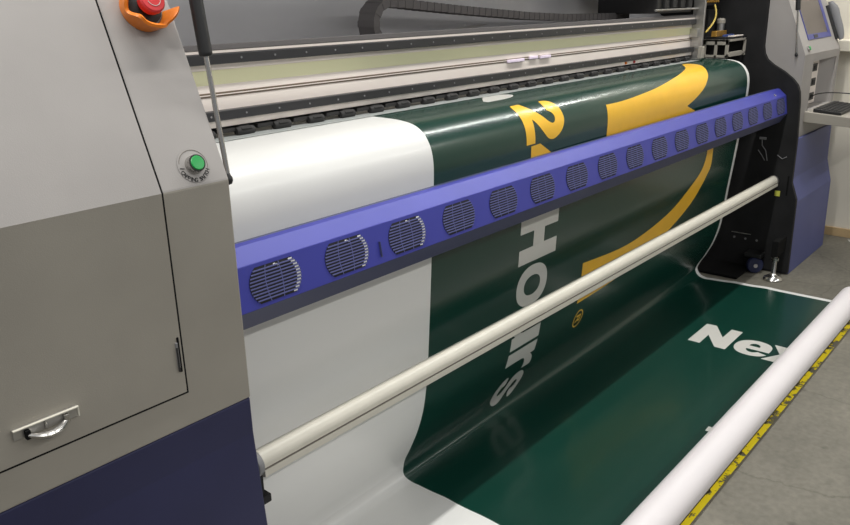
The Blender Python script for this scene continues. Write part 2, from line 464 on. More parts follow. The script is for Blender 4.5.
# keyboard tray
mb = MB(); mb.prism([(.86, .900), (1.34, .922), (1.34, .985), (.86, .952)], 5.035, 5.62, M['grey_low'], bev=.003)
mb.build('keyboard_tray', printer, 'grey tray')

# black side plate carrying the rollers
mb = MB()
SP_ = [(1.256, .012), (1.262, .48), (1.300, .58), (1.302, .836), (1.315, 1.06), (1.322, 1.115), (1.338, 1.155), (1.37, 1.19), (1.424, 1.23), (1.49, 1.268),
       (1.525, 1.295), (1.545, 1.33), (1.554, 1.375), (1.556, 1.63), (1.56, 2.0), (2.33, 2.0), (2.33, .012)]
mb.prism(SP_, 4.868, 4.899, M['black'], bev=.002)
plate = mb.build('side_plate', printer, 'matt black side plate')
mb = MB(); mb.box((4.8655, 1.358, .490), (4.869, 1.388, .523), M['mark_yellow']); mb.build('warning_sticker', plate, 'small yellow sticker')
mb = MB()
for pts in ([(1.50, .84), (1.495, .79), (1.47, .76), (1.455, .70)], [(1.515, .76), (1.49, .73), (1.47, .70)], [(1.40, .74), (1.37, .72), (1.345, .735)]):
    mb.tube([(4.864, y, z) for y, z in pts], .0024, M['handset'], 6)
mb.box((4.860, 1.475, .825), (4.869, 1.515, .840), M['handset'], .002)
mb.build('loose_wire', plate, 'thin grey wires and clip')
mb = MB(); mb.box((4.8655, 1.315, .50), (4.869, 1.325, .62), M['seam']); mb.build('slot', plate, 'narrow dark slot')
mb = MB(); mb.box((4.866, 1.50, .22), (4.869, 1.62, .225), M['steel']); mb.build('slot', plate, 'thin metal strip')
mb = MB(); mb.lathe([(.007, 0), (.007, .003), (0, .004)], (4.868, 1.46, .19), (-1, 0, 0), M['handset'], 12)
b0 = mb.build('bolt', plate, 'grey bolt head')
for k in (1, 2): copy_part(b0, (0, k*.07, 0))

# levelling foot and caster under the far end
mb = MB(); mb.lathe([(0, .001), (.054, .001), (.056, .008), (.051, .018), (.030, .030), (.022, .034), (.016, .040), (.0125, .046), (.0125, .17), (0, .17)], (4.735, 1.30, 0), (0, 0, 1), M['chrome'], 32)
mb.lathe([(.022, .125), (.022, .142)], (4.735, 1.30, 0), (0, 0, 1), M['chrome'], 6, smooth=False)
ft = mb.build('levelling_foot', printer, 'chrome levelling foot')
mb = MB(); mb.box((4.712, 1.285, .15), (4.875, 1.322, .25), M['seam'], .004); mb.build('foot_bracket', ft, 'black bracket')
mb = MB(); mb.lathe([(.012, -.02), (.044, -.02), (.050, -.012), (.050, .012), (.044, .02), (.012, .02)], (4.80, 1.435, .051), (.8, .6, 0), M['blue_wheel'], 32)
ca = mb.build('caster_wheel', printer, 'dark blue caster wheel')
mb = MB(); mb.lathe([(0, -.024), (.012, -.024), (.013, -.018), (.013, .02), (0, .024)], (4.80, 1.435, .051), (.8, .6, 0), M['steel'], 16); mb.build('wheel_hub', ca, 'steel hub')
mb = MB(); mb.box((4.785, 1.40, .10), (4.872, 1.50, .125), M['black_plastic'], .003); mb.box((4.825, 1.42, .04), (4.833, 1.47, .11), M['black_plastic'], .002); mb.build('wheel_fork', ca, 'black fork')

mb = MB(); mb.box((4.60, 1.47, .004), (4.87, 2.33, .018), M['seam'], .003); mb.build('floor_shade_slab', printer, 'black slab standing in for floor shade')  # flat black slab added to paint the shade on the floor here
# table under the media
mb = MB()
mb.prism([(1.60, 1.285), (1.66, 1.300), (2.15, 1.300), (2.15, 1.05), (1.72, 1.05), (1.585, 1.18), (1.575, 1.24)], .90, 4.60, M['grey'])
mb.build('platen', printer, 'grey print table under the banner')

# beam with its strips and rails
BX0, BX1 = .90, 4.40
mb = MB(); mb.box((BX0, 1.80, 1.350), (BX1, 2.02, 1.545), M['beam'], .003)
beam = mb.build('beam', printer, 'long cream beam above the print table')
def strip(name, z0, z1, y, m, lab, bev=.001):
    mb = MB(); mb.box((BX0, y, z0), (BX1, 1.803, z1), m, bev); return mb.build(name, beam, lab)
strip('cover_strip', 1.545, 1.560, 1.785, M['chain'], 'dark grey upper cover strip')
strip('edge_strip', 1.5365, 1.5445, 1.786, M['beam'], 'cream edge strip')
for (z0, z1) in ((1.509, 1.536), (1.362, 1.388)):
    mb = MB(); mb.box((BX0, 1.776, z0), (BX1, 1.803, z1), M['rail'], .002)
    mb.build('guide_rail', beam, 'black guide rail')
    mb = MB(); mb.lathe([(.0030, 0), (.0030, .0014), (0, .0016)], (BX0+.06, 1.776, (z0+z1)/2), (0, -1, 0), M['handset'], 8)
    q_ = mb.build('rail_screw', beam, 'small grey screw head')
    for k in range(1, 30): copy_part(q_, (k*.115, 0, 0))
strip('olive_strip', 1.455, 1.493, 1.799, M['beam_green'], 'pale olive strip')
strip('encoder_strip', 1.4225, 1.435, 1.7985, M['brown'], 'thin brown strip')
mb = MB(); mb.box((BX0, 1.7975, 1.4275), (BX1, 1.7988, 1.4300), M['beam']); mb.build('strip_line', beam, 'fine pale line')
mb = MB(); mb.box((BX0, 1.790, 1.343), (BX1, 1.81, 1.362), M['beam'], .001); mb.build('lower_edge', beam, 'cream lower edge')
M['pale_metal'] = mat('pale_metal', srgb(182, 186, 184), .3, .2)
M['lavender'] = mat('pale_lavender_glint', srgb(240, 225, 245), .2)
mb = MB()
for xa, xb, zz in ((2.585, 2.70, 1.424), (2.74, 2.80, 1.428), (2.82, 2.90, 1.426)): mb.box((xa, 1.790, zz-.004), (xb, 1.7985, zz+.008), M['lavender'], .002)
mb.build('strip_glint', beam, 'pale lavender painted glint on the brown strip')  # glint of light on the encoder strip, built as pale boxes
for xx, mm in ((3.585, 'orange'), (3.675, 'red')):
    mb = MB(); mb.lathe([(.007, 0), (.007, .004), (.004, .008), (0, .009)], (xx, 1.79, 1.3525), (0, -1, 0), M[mm], 12)
    mb.build('indicator_lamp', beam, 'tiny '+('orange' if mm == 'orange' else 'red')+' lamp')
# pinch rollers under the beam
mb = MB(); mb.box((BX0, 1.815, 1.322), (BX1, 1.85, 1.342), M['rubber'], .002); mb.build('roller_holder', printer, 'black holder behind the pinch rollers')
mb = MB(); X = 1.30
mb.lathe([(0, -.030), (.010, -.030), (.0125, -.026), (.0125, .026), (.010, .030), (0, .030)], (X, 1.785, 1.3255), (1, 0, 0), M['rubber'], 14)
mb.prism([(1.770, 1.333), (1.79, 1.341), (1.835, 1.341), (1.835, 1.328), (1.79, 1.322)], X-.018, X+.018, M['rubber'], bev=.002)
mb.box((X-.085, 1.785, 1.326), (X-.03, 1.805, 1.338), M['rubber'], .002)
r0 = mb.build('pinch_roller', printer, 'black rubber pinch roller')
for k in range(1, 24): copy_part(r0, (k*.131, 0, 0))
for k in range(1, 3): copy_part(r0, (-k*.131, 0, 0))

mb = MB(); mb.box((1.0, 1.74, 1.3135), (4.40, 1.80, 1.3155), M['pale_metal'], .0005)
mb.build('edge_guard', printer, 'thin pale metal strip under the pinch rollers')
# hood: back wall and raised lid
mb = MB()
hp = [(2.03, 1.515), (2.10, 1.520), (2.20, 1.545), (2.26, 1.60), (2.285, 1.68), (2.30, 1.85), (2.30, 2.05), (2.24, 2.13), (1.48, 2.54), (1.43, 2.51)]
hq = [(y+dy, z+dz) for (y, z), (dy, dz) in zip(hp[::-1], [(0, .03), (.02, .03), (.03, .03), (.03, .02), (.03, 0), (.03, 0), (.03, -.01), (.02, -.03), (0, -.03), (0, -.03)])]
F = mb.prism(hp+hq, .90, 4.866, M['hood'], smooth=True)
mb.build('hood', printer, 'dark grey hood, raised on its struts')
mb = MB()
mb.faces([(2.36, 2.05, 1.532), (2.60, 2.05, 1.532), (2.92, 2.13, 1.557), (2.80, 2.13, 1.557)], [(0, 1, 2, 3)], M['grey'])
mb.box((2.30, 2.03, 1.50), (4.3, 2.12, 1.534), M['grey_low'], .003)
mb.build('chain_tray', printer, 'pale metal tray behind the beam')

# energy chain: one bent band of links
cp = []
for i in range(8): cp.append((2.9-.1*i, 1.505))
cp += [(2.17-.075*math.sin(a), 1.580-.075*math.cos(a)) for a in [PI*j/12 for j in range(13)]]
cp += [(2.25, 1.652), (2.38, 1.640), (2.6, 1.622), (2.85, 1.604), (3.1, 1.586), (3.4, 1.572), (3.8, 1.565), (4.1, 1.565)]
mb = MB()
def band(pts, y0, y1, th, m):
    vs = []; n = len(pts)
    for i, (x, z) in enumerate(pts):
        a = pts[max(0, i-1)]; b = pts[min(n-1, i+1)]; t = Vector((b[0]-a[0], b[1]-a[1])).normalized(); nx, nz = -t.y, t.x
        for (yy, s_) in ((y0, .5), (y1, .5), (y1, -.5), (y0, -.5)): vs.append((x+nx*th*s_, yy, z+nz*th*s_))
    fs = [(i*4+j, i*4+(j+1) % 4, (i+1)*4+(j+1) % 4, (i+1)*4+j) for i in range(n-1) for j in range(4)]+[(3, 2, 1, 0), tuple(4*(n-1)+j for j in range(4))]
    V, F = mb.faces(vs, fs, m); bmesh.ops.recalc_face_normals(mb.bm, faces=F)
def resample(pts, d):
    out = [pts[0]]; acc = 0
    for a, b in zip(pts, pts[1:]):
        L_ = math.dist(a, b); t = d-acc
        while t <= L_:
            out.append((a[0]+(b[0]-a[0])*t/L_, a[1]+(b[1]-a[1])*t/L_)); t += d
        acc = (acc+L_) % d
    return out
cps = resample(cp, .021)
band(cps, 2.03, 2.11, .030, M['chain'])
for i in range(1, len(cps)-1, 2):
    band([cps[i-1], cps[i]], 2.028, 2.112, .0325, M['chain'])
mb.build('cable_chain', printer, 'dark grey cable chain bent into a loop')

# print carriage parked beside the far end, post, capping bench with fittings
mb = MB()
mb.box((3.92, 1.80, 1.575), (4.36, 2.14, 1.86), M['black_plastic'], .006)
for x in (3.98, 4.08, 4.18, 4.28): mb.box((x, 1.785, 1.600), (x+.05, 1.802, 1.66), M['rubber'], .003)
mb.tube([(3.85, 1.775, 1.592), (4.38, 1.775, 1.592)], .0055, M['steel'], 8)
mb.build('print_carriage', printer, 'black print carriage')
mb = MB()
mb.box((4.385, 1.735, 1.318), (4.405, 1.80, 1.64), M['steel'], .003)
mb.box((4.36, 1.755, 1.44), (4.40, 1.81, 1.485), M['steel'], .002)
mb.box((4.372, 1.725, 1.325), (4.41, 1.75, 1.39), M['grey_low'], .003)
mb.build('end_post', printer, 'steel end post of the beam')
mb = MB(); GM = M['grey_low']
bx0, bx1, by0, by1, bz0, bz1 = 4.575, 4.865, 1.655, 1.80, 1.318, 1.418
for a in (((bx0, by0, bz1-.012), (bx1, by1, bz1)), ((bx0, by0, bz0), (bx0+.012, by1, bz0+.014)), ((bx0, by0, bz0), (bx0+.012, by0+.018, bz1)), ((bx0, by1-.014, bz0), (bx0+.012, by1, bz1)),
          ((bx0, (by0+by1)/2-.008, bz0), (bx0+.012, (by0+by1)/2+.008, bz1)), ((bx0, by0, bz1-.03), (bx0+.012, by1, bz1)), ((bx1-.018, by0, bz0), (bx1, by0+.012, bz1)), ((bx0, by0, bz0+.01), (bx1, by0+.01, bz0+.022))):
    mb.box(*a, GM, .0015)
for i in range(14):
    x = bx0+.03+i*.014; mb.box((x, by0-.004, bz0+.004), (x+.007, by0+.012, bz0+.03), GM, .001)
bench = mb.build('capping_bench', printer, 'grey metal bench with window openings')
mb = MB(); mb.box((bx0+.01, by0+.005, bz1), (bx1-.01, by1, bz1+.014), M['black_plastic'], .002)
for x in (bx0+.06, bx0+.13, bx0+.185): mb.box((x, by0+.002, bz1+.013), (x+.05, by0+.03, bz1+.019), M['beam'], .001)
mb.box((bx0+.07, by0+.045, bz1+.013), (bx0+.20, by0+.065, bz1+.024), M['blue_strip'], .001)
mb.build('cap_tray', bench, 'tray with white and blue caps')
mb = MB(); mb.box((bx0+.0, by0+.075, bz1+.014), (bx0+.16, by0+.105, bz1+.046), M['brass'], .003); mb.build('brass_block', bench, 'brass coloured block')
mb = MB()
mb.box((bx0+.12, 1.83, bz1), (bx1, 1.86, 1.58), M['black_plastic'], .003); mb.tube([(bx0+.24, 1.80, bz1), (bx0+.24, 1.80, 1.52)], .022, M['steel'], 14)
mb.lathe([(.026, 0), (.026, .02), (.015, .03)], (bx0+.24, 1.80, 1.50), (0, 0, 1), M['grey_low'], 14)
mb.build('wiper_motor', bench, 'grey motor on a black plate')
mb = MB(); mb.box((4.40, 1.79, 1.605), (4.70, 1.83, 1.69), M['black_plastic'], .003)
man = mb.build('ink_manifold', printer, 'black ink manifold with brass fittings')
mb = MB(); mb.lathe([(0, 0), (.006, 0), (.006, .012), (.0045, .014), (.0045, .024), (.0065, .026), (.0065, .032), (0, .033)], (4.425, 1.79, 1.66), (0, -1, 0), M['brass'], 10)
f0 = mb.build('ink_fitting', man, 'brass fitting')
for r in range(2):
    for k in range(7):
        if r or k: copy_part(f0, (k*.036, 0, -r*.034))
mb = MB(); P = []
for i in range(13):
    t = i/12; P.append((4.60-.10*t*t, 1.765-.02*math.sin(PI*t), 1.61-.15*t))
mb.tube(P, .005, M['tube_yellow'], 8); mb.build('ink_tube', man, 'yellow ink tube')

# fan bar
FB = [(1.432, 1.129), (1.392, 1.094), (1.374, .990), (1.412, .934), (1.50, .944), (1.50, 1.118), (1.447, 1.132)]
mb = MB()
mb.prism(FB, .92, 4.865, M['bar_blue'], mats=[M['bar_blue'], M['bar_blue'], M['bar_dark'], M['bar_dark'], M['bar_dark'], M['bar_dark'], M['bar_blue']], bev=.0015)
fbar = mb.build('fan_bar', printer, 'long blue bar with round vents')
mb = MB()
q0, q1 = Vector((0, 1.374, .990)), Vector((0, 1.392, 1.094)); FU = (q1-q0).normalized(); FN = Vector((0, -FU.z, FU.y))
FC = q0.lerp(q1, .5)
def vent(x, white):
    mb = MB()
    R_, hh = .076, .0435
    def pt(u, v, o): return Vector((x+u, 0, 0))+FC+FU*v+FN*o
    ns = 11
    def halfw(v): return math.sqrt(max(0, R_*R_-(v*1.25)**2))
    N = 16
    out = [(halfw(-hh+2*hh*i/N), -hh+2*hh*i/N) for i in range(N+1)]
    poly = out+[(-w, v) for w, v in out[::-1]]
    mb.faces([pt(u, v, .0006) for u, v in poly], [tuple(range(len(poly)))], M['vent_dark'])
    p = 2*hh/ns
    for i in range(1, ns):
        v = -hh+p*i; w = halfw(v)
        P = [pt(-w, v-.0015, .0008), pt(w, v-.0015, .0008), pt(w, v+.0015, .0008), pt(-w, v+.0015, .0008), pt(-w, v-.0015, .003), pt(w, v-.0015, .003), pt(w, v+.0015, .003), pt(-w, v+.0015, .003)]
        mb.faces(P, [(4, 5, 6, 7), (0, 1, 5, 4), (2, 3, 7, 6)], M['vent_slat'])
    for sgn, b0 in ((-1, .030), (1, .018)):
        for i in range(N):
            va, vb = -hh+2*hh*i/N, -hh+2*hh*(i+1)/N
            ua, ub = [sgn*b0*math.sqrt(max(.2, 1-(v/ (hh*1.6))**2)) for v in (va, vb)]
            mb.faces([pt(ua-.0012, va, .0025), pt(ua+.0012, va, .0025), pt(ub+.0012, vb, .0025), pt(ub-.0012, vb, .0025)], [(0, 1, 2, 3)], M['vent_slat'])
    if white:
        for i in range(ns):
            v = -hh+p*(i+.5); w = halfw(v)
            mb.faces([pt(w-.013, v-.0018, .001), pt(w-.0015, v-.0018, .001), pt(w-.0015, v+.0018, .001), pt(w-.013, v+.0018, .001)], [(0, 1, 2, 3)], M['vent_white'])
        for k in range(3):
            mb.faces([pt(.0+.006*k, hh-.003-.0025*k, .0012), pt(.006+.006*k, hh-.003-.0025*k, .0012), pt(.005+.006*k, hh-.006-.0025*k, .0012), pt(-.001+.006*k, hh-.006-.0025*k, .0012)], [(0, 1, 2, 3)], M['vent_white'])
    return mb.build('fan_vent', fbar, 'round louvred vent')
vx = [1.055+.2312*i for i in range(17)]
for i in range(3): vent(vx[i], True)
v0 = vent(vx[3], False)
for i in range(4, 17): copy_part(v0, (vx[i]-vx[3], 0, 0))
mb = MB(); mb.lathe([(.008, 0), (.008, .003), (.004, .006), (0, .006)], (4.70, 1.408, 1.108), (0, -.66, .75), M['chrome'], 14); mb.build('bar_screw', fbar, 'chrome screw')
mb = MB(); mb.box((1.403, 1.3738, 1.008), (1.4043, 1.387, 1.05), M['bar_dark'], rot=Matrix.Rotation(-.17, 3, 'X')); mb.build('bar_scratch', fbar, 'thin dark scratch')

# lower tension bar
mb = MB()
cy, cz = 1.403, .586
prof = [(cy+.0285*math.cos(a), cz+.0285*math.sin(a)) for a in [math.radians(-10+200*i/24) for i in range(25)]]
prof += [(cy-.0285, cz-.008), (cy-.0255, cz-.0095), (cy-.0255, cz-.012), (cy-.029, cz-.014), (cy-.0285, cz-.033), (cy-.018, cz-.037), (cy+.025, cz-.037)]
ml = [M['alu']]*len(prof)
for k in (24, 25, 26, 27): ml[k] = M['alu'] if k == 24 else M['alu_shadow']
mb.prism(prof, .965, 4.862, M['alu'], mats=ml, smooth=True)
tb = mb.build('tension_bar', printer, 'cream aluminium bar across the banner')
for x, d in ((.965, -1), (4.845, 1)):
    mb = MB(); mb.lathe([(0, 0), (.0305, 0), (.0325, .006), (.0325, .016), (.027, .020), (0, .020)], (x, cy, cz-.003), (d, 0, 0), M['steel'] if d > 0 else M['handset'], 28)
    mb.build('end_cap', tb, 'grey end cap')
mb = MB(); mb.box((.945, 1.385, .475), (.966, 1.44, .56), M['black'], .003); mb.box((.945, 1.378, .475), (.980, 1.44, .498), M['black'], .003); mb.box((.90, 1.40, .48), (.95, 1.44, .55), M['black_plastic'])
mb.build('bar_bracket', tb, 'black bracket')

# ------------------------------------------------------------------ banner
PROF = [(2.02,1.312),(1.86,1.312),(1.71,1.311),(1.63,1.307),(1.580,1.296),(1.545,1.272),(1.522,1.236),(1.512,1.19),(1.512,1.13),(1.515,1.08),(1.526,.89),(1.541,.65),(1.556,.46),(1.575,.33),(1.605,.23),(1.644,.14),(1.673,.08),(1.680,.045),(1.667,.015),(1.634,.003),(1.59,.003),(1.4,.003),(1.2,.003),(1.0,.003),(.86,.003)]
def spline(pts, n=10):
    out = []; P = [pts[0]]+list(pts)+[pts[-1]]
    for i in range(1, len(P)-2):
        p0, p1, p2, p3 = P[i-1:i+3]
        d1 = math.dist(p0, p1) or 1e-6; d2 = math.dist(p1, p2); d3 = math.dist(p2, p3) or 1e-6
        for k in range(n):
            t = k/n; q = []
            for a in range(2):
                m1 = ((p2[a]-p0[a])/(d1+d2))*d2 if i > 1 else p2[a]-p1[a]
                m2 = ((p3[a]-p1[a])/(d2+d3))*d2 if i < len(P)-3 else p2[a]-p1[a]
                q.append((2*t**3-3*t*t+1)*p1[a]+(t**3-2*t*t+t)*m1+(-2*t**3+3*t*t)*p2[a]+(t**3-t*t)*m2)
            out.append(tuple(q))
    out.append(pts[-1]); return out
SPL = spline(PROF)
ARC = [0]
for a, b in zip(SPL, SPL[1:]): ARC.append(ARC[-1]+math.dist(a, b))
import bisect
EDGE = [(0, 0), (.68, 0), (1.02, -.033), (1.2, -.052), (1.35, -.052), (1.58, -.028), (1.66, -.034), (1.75, -.075), (1.82, -.08), (1.95, -.062), (2.17, -.036), (2.6, -.03)]
def on_banner(X, s, off=0.):
    i = min(len(SPL)-2, max(0, bisect.bisect_right(ARC, s)-1))
    u = (s-ARC[i])/(ARC[i+1]-ARC[i])
    # smooth normals: blend the normals at the two ends of the piece
    def nrm(k):
        a, b = SPL[max(0, k-1)], SPL[min(len(SPL)-1, k+1)]; L_ = math.dist(a, b)
        return ((b[1]-a[1])/L_, -(b[0]-a[0])/L_)
    n0, n1 = nrm(i), nrm(i+1); ny, nz = n0[0]+(n1[0]-n0[0])*u, n0[1]+(n1[1]-n0[1])*u
    y = SPL[i][0]+(SPL[i+1][0]-SPL[i][0])*u; z = SPL[i][1]+(SPL[i+1][1]-SPL[i][1])*u
    y += .0115*(X-3.2)*min(1, max(0, z/.05))
    # gentle lie of the loose sheet on the floor
    if s > 1.80:
        t = min(1, (s-1.80)/.1)
        z += t*(.0035*math.exp(-((s-1.99+.02*math.sin(X*1.3))/.042)**2)+.0025*math.exp(-((s-2.14-.02*math.sin(X*1.7))/.05)**2))
    if X > 3.9:                             # the far edge hangs a little askew
        w_ = min(1, (X-3.9)/.68)**2
        for (s0, d0), (s1, d1) in zip(EDGE, EDGE[1:]):
            if s0 <= s <= s1: X += w_*(d0+(d1-d0)*(s-s0)/(s1-s0)); break
    return Vector((X, y+ny*off, z+nz*off))
mb = MB()
XB0, XG0, XG1, XB1 = .985, 1.768, 4.576, 4.612
xs = [XB0+(XG0-XB0)*i/8 for i in range(8)]+[XG0+(XG1-XG0)*i/28 for i in range(28)]+[XG1, XB1]
ss = ARC
nx = len(xs)
vs = [on_banner(X, s) for s in ss for X in xs]
mats_ = [M['white_vinyl'] if (xs[j]+xs[j+1])/2 < XG0 or (xs[j]+xs[j+1])/2 > XG1 else M['banner_green'] for j in range(nx-1)]
V, F = mb.faces(vs, [(i*nx+j, (i+1)*nx+j, (i+1)*nx+j+1, i*nx+j+1) for i in range(len(ss)-1) for j in range(nx-1)], M['white_vinyl'], True)
for q, f in enumerate(F): f.material_index = mb.mi(mats_[q % (nx-1)])

def print_shape(loops, m, off=.0007, ds=0.):
    """flat ink shape in (X, s) laid on the sheet; first loop the outline, the rest holes"""
    loops = [[(a, b+ds) for a, b in L_] for L_ in loops]
    tri = tessellate_polygon([[Vector((a, b, 0)) for a, b in L_] for L_ in loops])
    P = [p for L_ in loops for p in L_]
    b2 = bmesh.new(); W = [b2.verts.new((a, b, 0)) for a, b in P]
    for t in tri:
        try: b2.faces.new([W[k] for k in t])
        except ValueError: pass
    lo = min(p[1] for p in P); hi = max(p[1] for p in P)
    for s in ARC:
        if lo < s < hi:
            bmesh.ops.bisect_plane(b2, geom=b2.verts[:]+b2.edges[:]+b2.faces[:], plane_co=(0, s, 0), plane_no=(0, 1, 0), dist=1e-6)
    b2.verts.index_update()
    vs = [on_banner(v.co.x, v.co.y, off) for v in b2.verts]
    fs = []
    for f in b2.faces:
        idx = [v.index for v in f.verts]
        if f.normal.z > 0: idx.reverse()
        fs.append(idx)
    V, FF = mb.faces(vs, fs, m, True)
    b2.free()
def ell(cs, cx, rs, rx, n=40, p=2.2):
    out = []
    for i in range(n):
        a = 2*PI*i/n; c_, s_ = math.cos(a), math.sin(a)
        out.append((cx+rx*math.copysign(abs(c_)**(2/p), c_), cs+rs*math.copysign(abs(s_)**(2/p), s_)))
    return out
def smooth_loop(pts, sharp=(), n=4):
    """rounds a closed loop (Catmull-Rom) except at the corners listed"""
    k = len(pts); out = []
    for i in range(k):
        p0, p1, p2, p3 = pts[i-1], pts[i], pts[(i+1) % k], pts[(i+2) % k]
        if i in sharp: p0 = p1
        if (i+1) % k in sharp: p3 = p2
        for j in range(n):
            t = j/n
            out.append(tuple(.5*(2*p1[a]+(p2[a]-p0[a])*t+(2*p0[a]-5*p1[a]+4*p2[a]-p3[a])*t*t+(3*p1[a]-p0[a]-3*p2[a]+p3[a])*t**3) for a in range(2)))
    return out
Y_, W_ = M['banner_yellow'], M['print_white']
B = 2.285; CAP = 2.553; XH = 2.499
# 2
two = [(2.284,.437),(2.337,.436),(2.350,.453),(2.384,.484),(2.420,.513),(2.445,.532),(2.468,.541),(2.484,.537),(2.492,.524),(2.490,.511),(2.479,.499),(2.462,.491),(2.459,.468),(2.464,.441),(2.497,.442),(2.526,.455),(2.544,.477),(2.552,.506),(2.552,.537),(2.538,.564),(2.514,.584),(2.482,.597),(2.455,.599),(2.428,.590),(2.398,.564),(2.374,.540),(2.353,.520),(2.342,.512),(2.342,.530),(2.342,.599),(2.285,.599),(2.285,.563),(2.283,.531),(2.281,.503),(2.279,.476),(2.277,.453)]
print_shape([smooth_loop(two, (0, 1, 11, 13, 27, 28, 29, 30), 3)], Y_)
# 4
print_shape([[(2.316,.606),(2.376,.604),(2.551,.700),(2.551,.765),(2.376,.765),(2.376,.790),(2.318,.790),(2.318,.765),(2.285,.765),(2.285,.702),(2.318,.702)],
             [(2.376,.702),(2.376,.650),(2.470,.702)]], Y_)
# H
print_shape([[(B,.875),(CAP,.877),(CAP,.938),(2.456,.937),(2.456,.998),(CAP,.999),(CAP,1.062),(B,1.060),(B,.998),(2.379,.998),(2.379,.936),(B,.935)]], W_)
# o
print_shape([ell(1.163, 2.396, .086, .110), ell(1.163, 2.396, .041, .058)], W_)
# u
print_shape([smooth_loop([(XH,1.262),(XH,1.323),(2.39,1.323),(2.352,1.330),(2.343,1.343),(2.352,1.357),(2.39,1.362),(XH,1.362),(XH,1.424),(2.289,1.424),(2.289,1.366),(2.311,1.364),(2.291,1.345),(2.286,1.318),(2.296,1.284),(2.33,1.266),(2.37,1.262)], (0,1,7,8,9,10,11), 4)], W_)
# r
print_shape([smooth_loop([(2.288,1.440),(XH,1.440),(XH,1.497),(2.468,1.499),(2.490,1.518),(2.503,1.545),(2.502,1.570),(2.440,1.570),(2.442,1.540),(2.428,1.512),(2.395,1.503),(2.288,1.503)], (0,1,2,3,6,7,11), 4)], W_)
# s
def s_glyph(s0, s1, b, h):
    raw = [(.03,.30),(.00,.52),(.05,.80),(.16,.97),(.30,1.0),(.44,.93),(.53,.78),(.60,.52),(.66,.38),(.74,.34),(.80,.42),(.81,.55),(.76,.66),(.66,.70),(.67,.97),(.82,.95),(.95,.80),(1.0,.52),(.96,.24),(.85,.06),(.70,.0),(.55,.05),(.46,.20),(.39,.46),(.33,.62),(.25,.66),(.19,.58),(.18,.45),(.22,.33),(.33,.26),(.32,-.02),(.16,.04)]
    # raw: (height, along) with the letter read along s; mirror so it reads the right way round
    return smooth_loop([(b+h*a, s0+(s1-s0)*u) for a, u in raw], (), 4)
print_shape([s_glyph(1.588, 1.738, 2.289, .212)], W_)
# registered mark
cx_, cs_ = 2.848, 1.470
print_shape([ell(cs_, cx_, .047, .040, p=2), ell(cs_, cx_, .0405, .0342, p=2)], Y_)
print_shape([[(2.828,1.449),(2.868,1.449),(2.868,1.478),(2.860,1.487),(2.852,1.485),(2.848,1.478),(2.828,1.491),(2.828,1.482),(2.844,1.468),(2.844,1.458),(2.828,1.458)],
             [(2.851,1.458),(2.861,1.458),(2.861,1.473),(2.856,1.478),(2.851,1.473)]], Y_)
# big golden crescent figure
big = [(2.895,.521),(3.03,.521),(3.196,.513),(3.407,.497),(3.607,.471),(3.796,.438),(3.949,.393),(4.041,.345),(4.100,.312),(4.165,.312),(4.178,.345),(4.160,.385),(4.098,.438),(4.045,.486),(3.985,.523),(3.913,.559),(3.805,.595),(3.722,.617),(3.854,.660),(3.98,.710),(4.10,.785),(4.165,.850),(4.188,.915),(4.191,.996),(4.150,1.040),(4.109,1.077),(3.976,1.163),(3.744,1.247),(3.408,1.325),(3.127,1.366),(2.801,1.378),(2.803,1.186),(3.149,1.210),(3.411,1.198),(3.710,1.148),(3.936,1.061),(4.060,.993),(4.097,.909),(4.060,.83),(3.93,.77),(3.70,.74),(3.40,.73),(2.892,.73),(2.892,.62)]
print_shape([smooth_loop(big, (0, 17, 30, 31, 42), 4)], Y_)
# sliver of a white letter at the top
print_shape([smooth_loop([(2.262,.335),(2.36,.262),(2.43,.25),(2.486,.290),(2.470,.325),(2.395,.352),(2.262,.356)], (0, 6), 4)], W_)
# N e x on the floor part
NB, NC = 3.560, 3.826
print_shape([[(NB,2.088),(NC-.006,2.086),(NC-.004,2.138),(3.700,2.214),(NC,2.215),(NC,2.272),(NB+.006,2.274),(NB+.006,2.222),(3.684,2.147),(NB,2.149)]], W_, ds=.014)
e_out = [(3.614,2.460),(3.584,2.437),(3.567,2.402),(3.566,2.358),(3.583,2.318),(3.618,2.294),(3.664,2.286),(3.714,2.295),(3.748,2.322),(3.765,2.362),(3.765,2.402),(3.750,2.436),(3.722,2.456),(3.690,2.462),(3.647,2.462),(3.645,2.350),(3.630,2.352),(3.613,2.366),(3.609,2.386),(3.616,2.402),(3.629,2.411)]
sh = lambda L_: [(3.667+(a-3.666)*.95, 2.374+(b-2.374)*.95) for a, b in L_]
print_shape([smooth_loop(sh(e_out), (0, 14, 15, 20), 4), smooth_loop(sh([(3.687,2.352),(3.706,2.353),(3.722,2.368),(3.722,2.386),(3.706,2.402),(3.687,2.402)]), (0, 5), 4)], W_, ds=.014)
print_shape([[(3.768,2.449),(3.768,2.513),(3.712,2.540),(3.768,2.568),(3.768,2.572),(3.567,2.572),(3.624,2.538),(3.567,2.508),(3.567,2.445),(3.668,2.502)]], W_, ds=.014)
# corner of one more white letter by the roll
print_shape([[(2.768,2.492),(2.808,2.491),(2.808,2.57),(2.768,2.57)]], W_, ds=.014)
ban = mb.build('printed_banner', base=(2.8, 1.25, 0))
tag(ban, 'glossy dark green banner with white border and large gold figure, draped down the printer front', 'banner')

